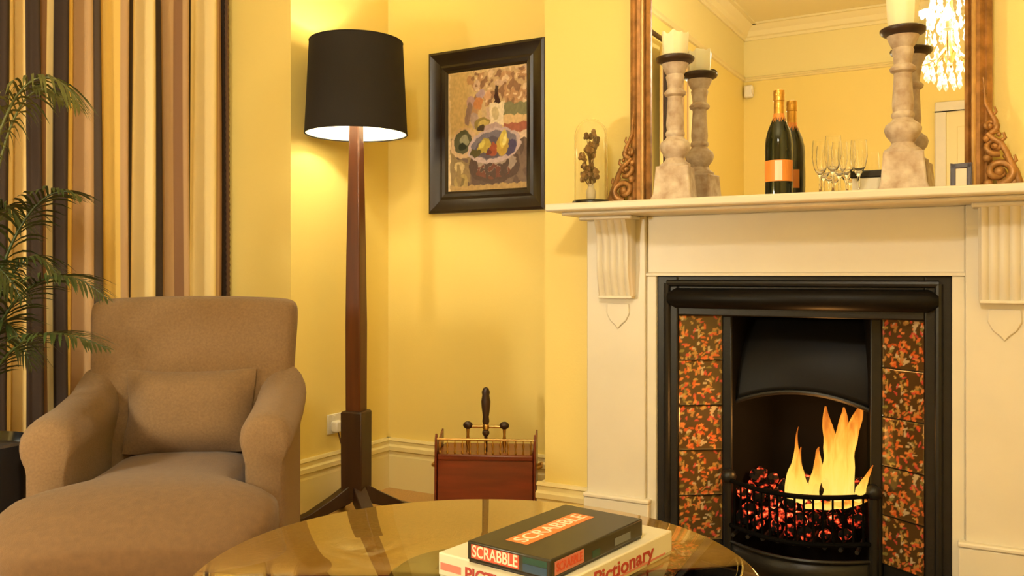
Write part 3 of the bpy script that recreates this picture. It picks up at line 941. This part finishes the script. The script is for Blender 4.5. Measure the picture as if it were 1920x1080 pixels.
put((wu>.82)&(wv>.40)&(wv<.46),S(225,195,175))
for cx,cy,a_,b_,t_,cc in ((.30,.74,.06,.05,0,(190,150,165)),(.40,.72,.06,.05,.4,(205,125,60)),(.42,.80,.05,.04,0,(180,150,175)),(.52,.78,.05,.04,0,(215,160,120)),
                          (.27,.64,.04,.10,-.3,(150,120,120)),(.47,.66,.03,.08,.2,(205,175,130)),(.35,.58,.05,.07,.2,(178,150,150))):
    put(ell(cx,cy,a_,b_,t_),S(*cc))
put((np.abs(wu-.63)<.020)&(wv>.72)&(wv<.86),S(70,45,35)); put((np.abs(wu-.63)<.05*(1-(wv-.70)/.12))&(wv>.70)&(wv<.80),S(60,15,15))
put((np.abs(wu-.63)<.085)&(wv>.52)&(wv<.71),S(232,215,190)); put(ell(.61,.62,.04,.05),S(205,185,140))
put(ell(.44,.55,.10,.05,.2),S(150,130,55)); put(ell(.46,.545,.07,.03,.2),S(200,175,80)); put(ell(.44,.51,.06,.02),S(70,55,40))
put(ell(.58,.50,.12,.05),S(185,155,165))
put(ell(.20,.40,.17,.13,.15),S(214,178,140)); put(ell(.19,.41,.12,.095,.2),S(85,88,65)); put(ell(.21,.42,.06,.05,.3),S(150,150,125)); put(ell(.19,.37,.05,.03),S(35,45,35))
put(ell(.60,.20,.32,.15),S(85,62,62)); put(ell(.60,.22,.28,.10)&(n2>.5),S(165,145,140)); put(ell(.58,.15,.22,.06)&(n2>.55),S(120,60,50))
put(ell(.59,.36,.335,.145,.08),S(196,172,188)); put(ell(.59,.365,.29,.115,.08),S(118,112,142)); put(ell(.58,.345,.24,.09,.08),S(92,82,108)); put(ell(.80,.34,.08,.06,.5),S(70,62,120))
put(ell(.46,.36,.10,.055,.5),S(190,165,35)); put(ell(.44,.375,.05,.03,.5),S(222,205,70))
put(ell(.70,.36,.085,.09,-.4),S(196,160,30)); put(ell(.71,.41,.05,.075,-.2),S(222,200,60)); put(ell(.73,.40,.02,.05,-.2),S(240,230,130))
put(ell(.58,.33,.06,.05,.9),S(170,70,35)); put(ell(.36,.31,.07,.035),S(85,80,40)); put(ell(.53,.30,.05,.02),S(120,45,40))
put(ell(.15,.20,.07,.05),S(205,180,125)); put(ell(.17,.08,.09,.07),S(175,150,85)); put(ell(.17,.08,.05,.035),S(125,105,60)); put(ell(.14,.14,.03,.10),S(150,125,80))
put((wv<.045),S(185,150,90)); put((wu<.025),S(232,205,160)); put((wv>.985),S(225,195,140))
img=img*.78+.22*img.mean(axis=2,keepdims=True)*np.array([1.1,1.0,.85])
img*=1.0*(.86+.28*smooth_noise(60)[...,None])
b=B(); b.c=[]
for j in range(nz+1):
    for i in range(nx+1):
        b.v.append((lerp(-iw,iw,i/nx),-.010,lerp(-ih,ih,j/nz)))
b.c=np.concatenate([img.reshape(-1,3),np.ones((img.shape[0]*img.shape[1],1))],axis=1)
b.f=[(j*(nx+1)+i,j*(nx+1)+i+1,(j+1)*(nx+1)+i+1,(j+1)*(nx+1)+i) for j in range(nz) for i in range(nx)]
b.obj('canvas','print',pt)

# ------------------------------------------------------------------ floor lamp
fl=thing('floor_lamp','tall dark wooden floor lamp with a black drum shade, lit','lamp',(-2.288,2.786,0),math.radians(12))
for k in range(4):
    aa=math.pi/4+k*math.pi/2
    d=Vector((math.cos(aa),math.sin(aa),0)); n=Vector((-d.y,d.x,0))*.026
    prof=[(.03,.16),(.10,.115),(.20,.060),(.265,.040),(.285,.0),(.24,.0),(.20,.022),(.10,.060),(.03,.085)]
    B().prism([d*r+Vector((0,0,z))-n for r,z in prof],n*2).obj('foot','darkwood',fl,bevel=.004)
def sqtube(pts): # (half, z)
    b=B(); vs=[]
    for h,z in pts: vs+=[(-h,-h,z),(h,-h,z),(h,h,z),(-h,h,z)]
    return b.add(vs,[(3,2,1,0)]+[(4*a+i,4*a+(i+1)%4,4*a+4+(i+1)%4,4*a+4+i) for a in range(len(pts)-1) for i in range(4)]+[tuple(4*(len(pts)-1)+i for i in range(4))])
sqtube([(.046,.10),(.047,.45),(.040,.455)]).obj('pedestal_block','darkwood',fl,bevel=.004)
sqtube([(.033,.45),(.034,.80),(.031,1.10),(.022,1.63)]).obj('post','lampwood',fl,bevel=.006)
B().lathe([(.010,1.63),(.010,1.70),(.018,1.70),(.018,1.74)],12).obj('bulb_holder','brass',fl)
z0,z1,r0,r1=1.575,1.945,.206,.188
so=B().lathe([(r0,z0),(r1,z1)],48,cap=False).obj('lamp_shade','shade_out',fl,ang=80)
B().lathe([(r0-.003,z0+.001),(r1-.003,z1-.001)],48,cap=False).obj('shade_lining','shade_in',so,ang=80)
for r,z in ((r0-.0015,z0),(r1-.0015,z1)):
    B().tube([(r*math.cos(2*math.pi*k/48),r*math.sin(2*math.pi*k/48),z) for k in range(49)],.003,6,cap=False).obj('shade_rim','shade_out',so)
for k in range(3):
    aa=2*math.pi*k/3+.3
    B().tube([(.015*math.cos(aa),.015*math.sin(aa),1.73),((r1-.01)*math.cos(aa),(r1-.01)*math.sin(aa),1.90)],.0025,5).obj('shade_spoke','brass',so)
M['lampbulb']=mat_emit('lamp_bulb_glow',(1.0,.80,.45),25)
B().lathe([(.012,1.735),(.018,1.75),(.030,1.78),(.030,1.80),(.018,1.825),(.002,1.835)],16).obj('bulb','lampbulb',fl)
lamp('floor_lamp_light',(-2.288,2.786,1.775),LAMP_W,(1.0,.93,.62),.035)

# socket, plug and cable
sk=thing('wall_socket','white plastic double wall socket with plug beside the lamp post','socket',(XL,2.98,.355))
B().box(0,.010,-.075,.075,-.043,.043).obj('face_plate','plastic',sk,bevel=.003)
for y in (-.037,.037):
    B().box(.010,.013,y-.006,y+.006,.024,.036).obj('switch','plastic',sk,bevel=.001)
pg=thing('plug','white plug with brown cable pushed into the wall socket','plug',(XL+.010,2.945,.345))
B().box(0,.035,-.024,.024,-.024,.024).obj('plug_body','plastic',pg,bevel=.007)
B().tube(bez([(.02,0,-.02),(.03,.02,-.10),(.01,.06,-.16),(.05,.10,-.25),(.10,.02,-.335)],16),.0035,6).obj('cable','cable',pg)

# ------------------------------------------------------------------ coal box with gallery and shovel
cb=thing('coal_box','mahogany coal box with a brass gallery standing in the alcove','coal box',(px(914,900,3.50).x,px(914,900,3.50).y,0),math.radians(25))
cb.scale=(.88,.88,1.2)
W2=.225
b=B().prism([(-W2+.012,-.125,.0),(-W2+.012,-.105,.235),(-W2+.012,.10,.235),(-W2+.012,.10,0)],(2*W2-.024,0,0)); b.obj('body','mahogany',cb,bevel=.004)
B().prism([(-W2+.012,-.112,.232),(-W2+.012,-.112,.252),(-W2+.012,.10,.262),(-W2+.012,.10,.232)],(2*W2-.024,0,0)).obj('lid','mahogany',cb,bevel=.006)
for sgn in (-1,1):
    x=sgn*W2-(.010 if sgn>0 else 0)
    B().prism([(x,-.130,0),(x,-.116,.235),(x,-.108,.300),(x,-.090,.318),(x,-.070,.300),(x,-.03,.285),(x,.05,.30),(x,.10,.31),(x,.105,0)],(.010,0,0)).obj('end_board','mahogany',cb,bevel=.003)
    B().tube([(sgn*(W2+.002),-.03,.20),(sgn*(W2+.022),-.03,.205),(sgn*(W2+.022),.03,.205),(sgn*(W2+.002),.03,.20)],.006,8).obj('side_handle','brass',cb)
for y in (-.100,):
    B().tube([(-W2,y,.300),(W2,y,.300)],.004,8).obj('gallery_rail','brass',cb)
    for k in range(13):
        x=lerp(-W2+.022,W2-.022,k/12)
        B().lathe([(.002,.248),(.0055,.258),(.002,.268),(.006,.281),(.002,.292),(.003,.30)],8,x,y).obj('gallery_spindle','brass',cb)
for x in (-.082,.082):
    B().lathe([(.010,.250),(.005,.262),(.010,.285),(.006,.31),(.008,.33)],10,x,-.06).obj('handle_post','brass',cb)
    B().ball((x,-.06,.342),(.022,.014,.013)).obj('handle_knob','darkwood',cb)
B().tube([(-.082,-.06,.338),(.082,-.06,.338)],.005,8).obj('handle_bar','brass',cb)
sv=thing('coal_shovel','upright coal shovel with dark turned handle on the mahogany box','shovel',(px(911,800,3.44).x,px(911,800,3.44).y,.308),math.radians(25))
sv.scale=(1.1,1.1,1.2)
B().lathe([(.009,.085),(.013,.10),(.011,.115),(.016,.15),(.017,.165),(.013,.185),(.015,.195),(.010,.208),(.002,.212)],14).obj('handle','darkwood',sv)
B().lathe([(.007,.070),(.011,.074),(.011,.088),(.009,.092)],12).obj('ferrule','brass',sv)
B().lathe([(.006,.0),(.006,.05),(.013,.058),(.013,.066),(.007,.072)],12).obj('shaft','darkwood',sv)

# ------------------------------------------------------------------ coffee table
TC=Vector((-.905,1.470,0)); TR=.552; TZ=.42
tb=thing('coffee_table','round glass coffee table holding the board game boxes','table',TC)
prof=[(TR-.006,TZ-.015),(TR-.001,TZ-.012),(TR,TZ-.0075),(TR-.001,TZ-.003),(TR-.006,TZ)]
B().lathe(prof,128).obj('glass_top','table_glass',tb,ang=80)
B().lathe([(.16,TZ-.045),(.17,TZ-.030),(.16,TZ-.016)],32).obj('top_mount','darkwood',tb)
B().lathe([(.06,.06),(.045,.12),(.05,.25),(.04,.34),(.07,TZ-.045)],24).obj('pedestal','darkwood',tb)
B().lathe([(.24,0),(.245,.02),(.20,.04),(.07,.06)],48).obj('base','darkwood',tb,bevel=.003)

# board games
def box_from(name,label,corner,ang,lw,ll,z0,h,mt):
    t=thing(name,label,'board game',(corner[0],corner[1],z0),ang)
    return t
# lower white box: front-left corner A, u along the short front side, v along the long side
t1=thing('board_game','white board game box with red lettering, underneath the dark box','board game',(-.945,1.395,TZ),math.radians(-9))
LW,LL,LH=.285,.405,.050
B().box(.002,LW-.002,.002,LL-.002,0,LH-.006).obj('tray','box_white',t1,bevel=.002)
ld=B().box(0,LW,0,LL,.006,LH).obj('lid','box_white',t1,bevel=.003)
B().box(.006,.058,-.0007,.0,.018,.032).obj('printed_panel','box_pink',ld)
text('lettering','PICTIONARY','ink_red',(.165,-.0006,.022),(math.pi/2,0,0),.034,ld,width=.195,bold=.0008)
text('lettering','Pictionary','ink_red',(LW+.0006,.215,.026),(math.pi/2,0,math.pi/2),.040,ld,width=.22,bold=.0008)
B().box(LW,LW+.0006,.03,.375,.008,.012).obj('printed_line','box_pink',ld)
t2=thing('board_game','dark green board game box with orange lettering, on the white box','board game',(-.865,1.372,TZ+LH),math.radians(-8))
UW,UL,UH=.188,.325,.040
B().box(.002,UW-.002,.002,UL-.002,0,UH-.006).obj('tray','box_dark',t2,bevel=.002)
ld=B().box(0,UW,0,UL,.005,UH).obj('lid','box_green',t2,bevel=.003)
B().box(.055,.105,.045,.275,UH,UH+.0005).obj('title_band','box_orange',ld)
text('lettering','SCRABBLE','letter_white',(.080,.16,UH+.0008),(0,0,math.pi/2),.044,ld,width=.215)
B().box(.010,.120,-.0006,0,.010,.035).obj('end_band','box_red',ld)
text('lettering','SCRABBLE','letter_white',(.065,-.0009,.0225),(math.pi/2,0,0),.030,ld,width=.104,bold=.0004)
B().box(.128,.180,-.0006,0,.009,.023).obj('badge','box_blue',ld)
B().box(.128,.180,-.0006,0,.024,.035).obj('badge','box_teal',ld)
B().box(UW,UW+.0006,.012,.105,.010,.034).obj('side_band','box_pink',ld)
text('lettering','SCRABBLE','box_red',(UW+.0009,.058,.022),(math.pi/2,0,math.pi/2),.022,ld,width=.082,bold=.0004)
B().box(UW,UW+.0006,.135,.160,.009,.022).obj('badge','box_teal',ld)
B().box(UW,UW+.0006,.215,.275,.012,.026).obj('badge','box_grey',ld)

# ------------------------------------------------------------------ armchair
c,s=math.cos(YAW),math.sin(YAW)
cr,cd=-.975,2.61
AR=math.radians(38.3)
ac=thing('armchair','tan upholstered armchair with rolled arms and loose seat cushion','armchair',(cr*c-cd*s,cr*s+cd*c,0),AR)
def rbox(x0,x1,y0,y1,z0,z1,nx=1,ny=1,nz=1,fn=None):
    """closed box surface with grid subdivision"""
    bm=bmesh.new()
    b=B()
    def face(o,u,v,nu,nv):
        o,u,v=Vector(o),Vector(u),Vector(v)
        b.grid(nu,nv,lambda a,c_: o+u*a+v*c_)
    dx,dy,dz=x1-x0,y1-y0,z1-z0
    face((x0,y0,z0),(dx,0,0),(0,dy,0),nx,ny); face((x0,y0,z1),(dx,0,0),(0,dy,0),nx,ny)
    face((x0,y0,z0),(dx,0,0),(0,0,dz),nx,nz); face((x0,y1,z0),(dx,0,0),(0,0,dz),nx,nz)
    face((x0,y0,z0),(0,dy,0),(0,0,dz),ny,nz); face((x1,y0,z0),(0,dy,0),(0,0,dz),ny,nz)
    if fn: b.v=[tuple(fn(Vector(p))) for p in b.v]
    return b
def soft(o,bev,lev=2):
    md=o.modifiers.new('bev','BEVEL'); md.width=bev; md.segments=2; md.limit_method='ANGLE'; md.angle_limit=math.radians(50)
    md=o.modifiers.new('sub','SUBSURF'); md.levels=lev; md.render_levels=lev
    return o
# back: raked slab, gently bowed and crowned
def bk(p):
    u=p.x/.31; t=(p.z-.25)/.68
    p.x*=(.90+.12*t)
    p.y+=.11*t**1.3-.012*(1-u*u)+.02*u*u
    p.z+=.012*(1-u*u)*t
    return p
soft(rbox(-.31,.31,.0,.13,.25,.925,6,1,6,bk).obj('backrest','fabric',ac,ang=180),.035)
# arms: rolled top, panel below
for sgn in (-1,1):
    prof=[]
    for k in range(15):
        a=math.radians(-40+k*250/14)
        prof.append((.265+.062*math.cos(a)*(1 if sgn>0 else 1), .578+.055*math.sin(a)))
    prof=[(.325,.10),(.325,.50)]+[(.272+.072*math.cos(math.radians(q)),.570+.066*math.sin(math.radians(q))) for q in range(-35,216,18)]+[(.215,.50),(.215,.25),(.215,.10)]
    ysec=[(-.350,-.05),(-.342,-.025),(-.322,-.008),(-.29,0),(-.15,.012),(.02,.040),(.12,.085)]
    b=B(); n=len(prof); vs=[]
    for q,(y,dz) in enumerate(ysec):
        for (x,z) in prof:
            k=max(0,(z-.45)/.18); k=min(k,1)
            sh=(.72,.86,.96,1.0,1.0,1.0,1.0)[q]
            vs.append((sgn*(.27+(x-.27)*sh),y,z+dz*k-(0.004 if q==0 else 0)))
    fs_=[(i*n+k,i*n+(k+1)%n,(i+1)*n+(k+1)%n,(i+1)*n+k) for i in range(len(ysec)-1) for k in range(n)]
    fs_+= [tuple(range(n))[::-1],tuple(range((len(ysec)-1)*n,len(ysec)*n))]
    o=b.add(vs,fs_).obj('arm','fabric',ac,ang=75)
# seat base and T cushion
soft(rbox(-.325,.325,-.60,.10,.12,.315,4,4,1).obj('seat_base','fabric',ac,ang=180),.02,1)
hw=[(-.60,.330),(-.645,.315),(-.665,.27)]
def cw(y):      # half width along the seat
    t=min(1,max(0,(-.30-y)/.19)); t=t*t*(3-2*t)
    w_=lerp(.205,.325,t)
    f=max(0,(-.50-y)/.17)
    return w_-.085*f**2.4
def cz(y):      # height of the crown
    f=max(0,(-.43-y)/.245)
    return .468-.006*math.cos(y*8)-.085*f**2.3
b=B(); vs=[]; N=40
sty=[.03,.026,.01,-.04,-.10,-.16,-.22,-.28,-.325,-.335,-.343,-.351,-.359,-.367,-.38,-.40,-.43,-.47,-.51,-.55,-.585,-.615,-.64,-.66,-.672,-.676]
for y in sty:
    w_,zt=cw(y),cz(y); zb=.30
    e=1.0
    if y>.0: e=.80 if y>.028 else (.93 if y>.02 else 1)
    if y<-.665: e=.93 if y>-.675 else .80
    for k in range(N):
        a=2*math.pi*k/N; ca,sa=math.cos(a),math.sin(a)
        x=w_*e*math.copysign(abs(ca)**.42,ca); h=(zt-zb)/2*e; zc=(zt+zb)/2
        zz=zc+h*math.copysign(abs(sa)**.42,sa)
        if sa>0: zz+=.016*(1-(x/w_)**2)-.010*math.exp(-((x-.02)**2/.02+(y+.20)**2/.015))
        vs.append((x,y,zz))
fs_=[tuple(range(N))[::-1],tuple(range((len(sty)-1)*N,len(sty)*N))]+[(i*N+k,i*N+(k+1)%N,(i+1)*N+(k+1)%N,(i+1)*N+k) for i in range(len(sty)-1) for k in range(N)]
o=b.add(vs,fs_).obj('seat_cushion','cushion',ac,ang=75)
# lumbar pillow
def pil(p):
    u=p.x/.19; v=(p.z-.58)/.125
    k=max(0,(1-u**4))*max(0,(1-v**4))
    th=.010+.070*k
    p.y=(p.y)*th/.05
    p.x*=1-.05*(1-abs(v))*abs(u)
    p.z-=.006*(1-u*u)
    return p
o=soft(rbox(-.19,.19,-.05,.05,.455,.705,8,1,8,pil).obj('lumbar_pillow','fabric',ac,ang=180),.004,2)
o.location=(.01,-.085,.025); o.rotation_euler=(math.radians(-12),0,0)
for x,y in ((-.28,-.55),(.28,-.55),(-.26,.10),(.26,.10)):
    B().lathe([(.016,0),(.018,.01),(.026,.12),(.026,.125)],12,x,y).obj('leg','darkwood',ac)

# ------------------------------------------------------------------ palm
pp=px(-62,600,2.33)
pl=thing('potted_palm','potted green palm with feathery fronds beside the armchair','palm',(pp.x,pp.y,0))
B().lathe([(.095,0),(.11,.01),(.135,.28),(.150,.50),(.160,.52),(.162,.555),(.150,.560),(.142,.53),(.0,.53)],40,cap=False).obj('pot','pot',pl)
B().lathe([(.141,.535),(.09,.542),(.001,.545)],24,cap=False).obj('soil','soil',pl)
rnd=random.Random(21)
def frond(path,L,n,mt='leaf',droop=.5,width=.010,start=.25):
    """path: world control points"""
    base=Vector((pp.x,pp.y,0))
    pts=bez([Vector(q)-base for q in path],28)
    b=B(); m=len(pts)
    b.tube(pts,[lerp(.006,.0015,i/(m-1)) for i in range(m)],5)
    for k in range(n):
        t=lerp(start,.99,k/(n-1)); q=t*(m-1); i=min(int(q),m-2)
        p=pts[i].lerp(pts[i+1],q-i); tg=(pts[i+1]-pts[i]).normalized()
        side=tg.cross(Vector((0,0,1)))
        if side.length<.1: side=tg.cross(Vector((c,s,0)))
        side.normalize(); upv=side.cross(tg).normalized()
        for sg in (-1,1):
            ll=L*math.sin(math.pi*min(.97,.18+.78*(t-start)/(1-start)))*rnd.uniform(.85,1.1)
            dr=(tg*rnd.uniform(.6,.8)+side*sg*rnd.uniform(.75,.95)+upv*.25).normalized()
            nrm=(upv+Vector((rnd.uniform(-.3,.3),)*3)).normalized(); wv=dr.cross(nrm).normalized()
            vs=[];fs_=[]
            for j in range(5):
                f=j/4; w_=width*(.35+1.3*f)*(1-f**2.2)+.0006
                cpt=p+dr*ll*f+Vector((0,0,-droop*ll*f*f))
                vs+=[cpt-wv*w_*.5,cpt+wv*w_*.5]
                if j: fs_.append((2*j-2,2*j-1,2*j+1,2*j))
            b.add(vs,fs_)
    return b.obj('frond',mt,pl,ang=80)
base=(pp.x,pp.y,.545)
def fp(*pts,d0=2.33): return [Vector(base)+Vector((rnd.uniform(-.03,.03),rnd.uniform(-.03,.03),0))]+[px(x,y,d) for x,y,d in pts]
frond(fp((-40,500,2.36),(-10,180,2.42),(60,120,2.42),(120,190,2.40)),.20,30,'leaf2',.7)
frond(fp((-50,400,2.3),(-20,60,2.3),(110,110,2.3),(150,200,2.3)),.16,28,'leaf2',.8)
frond(fp((-30,560,2.30),(20,380,2.25),(100,330,2.25),(150,370,2.25)),.17,28,'leaf',.5)
frond(fp((-40,620,2.28),(30,520,2.22),(110,470,2.2),(200,560,2.2)),.17,30,'leaf',.45)
frond(fp((-30,680,2.28),(40,600,2.2),(110,610,2.16),(205,655,2.16)),.15,30,'leaf',.4)
frond(fp((-60,560,2.36),(-40,420,2.36),(10,330,2.36),(40,420,2.36)),.19,28,'leaf',.6)
frond(fp((-40,640,2.38),(0,500,2.4),(60,430,2.42),(110,520,2.42)),.17,28,'leaf',.6)
frond(fp((-60,600,2.2),(-80,480,2.2),(-20,440,2.15),(40,560,2.15)),.16,26,'leaf',.6)
frond(fp((-60,600,2.4),(-120,300,2.45),(-160,200,2.45),(-260,260,2.45)),.2,28,'leaf',.6)
frond(fp((-60,640,2.2),(-140,520,2.2),(-220,480,2.2),(-300,580,2.2)),.18,28,'leaf',.5)
frond(fp((-50,660,2.3),(-10,560,2.3),(20,580,2.3),(60,690,2.3)),.14,24,'leaf',.5)
for k in range(6):
    th=rnd.uniform(0,6.28)
    B().tube(bez([(.04*math.cos(th),.04*math.sin(th),.54),(.05*math.cos(th),.05*math.sin(th),.75),(.07*math.cos(th+.4),.07*math.sin(th+.4),.98)],8),[.008]*9,6).obj('cane','stem',pl)
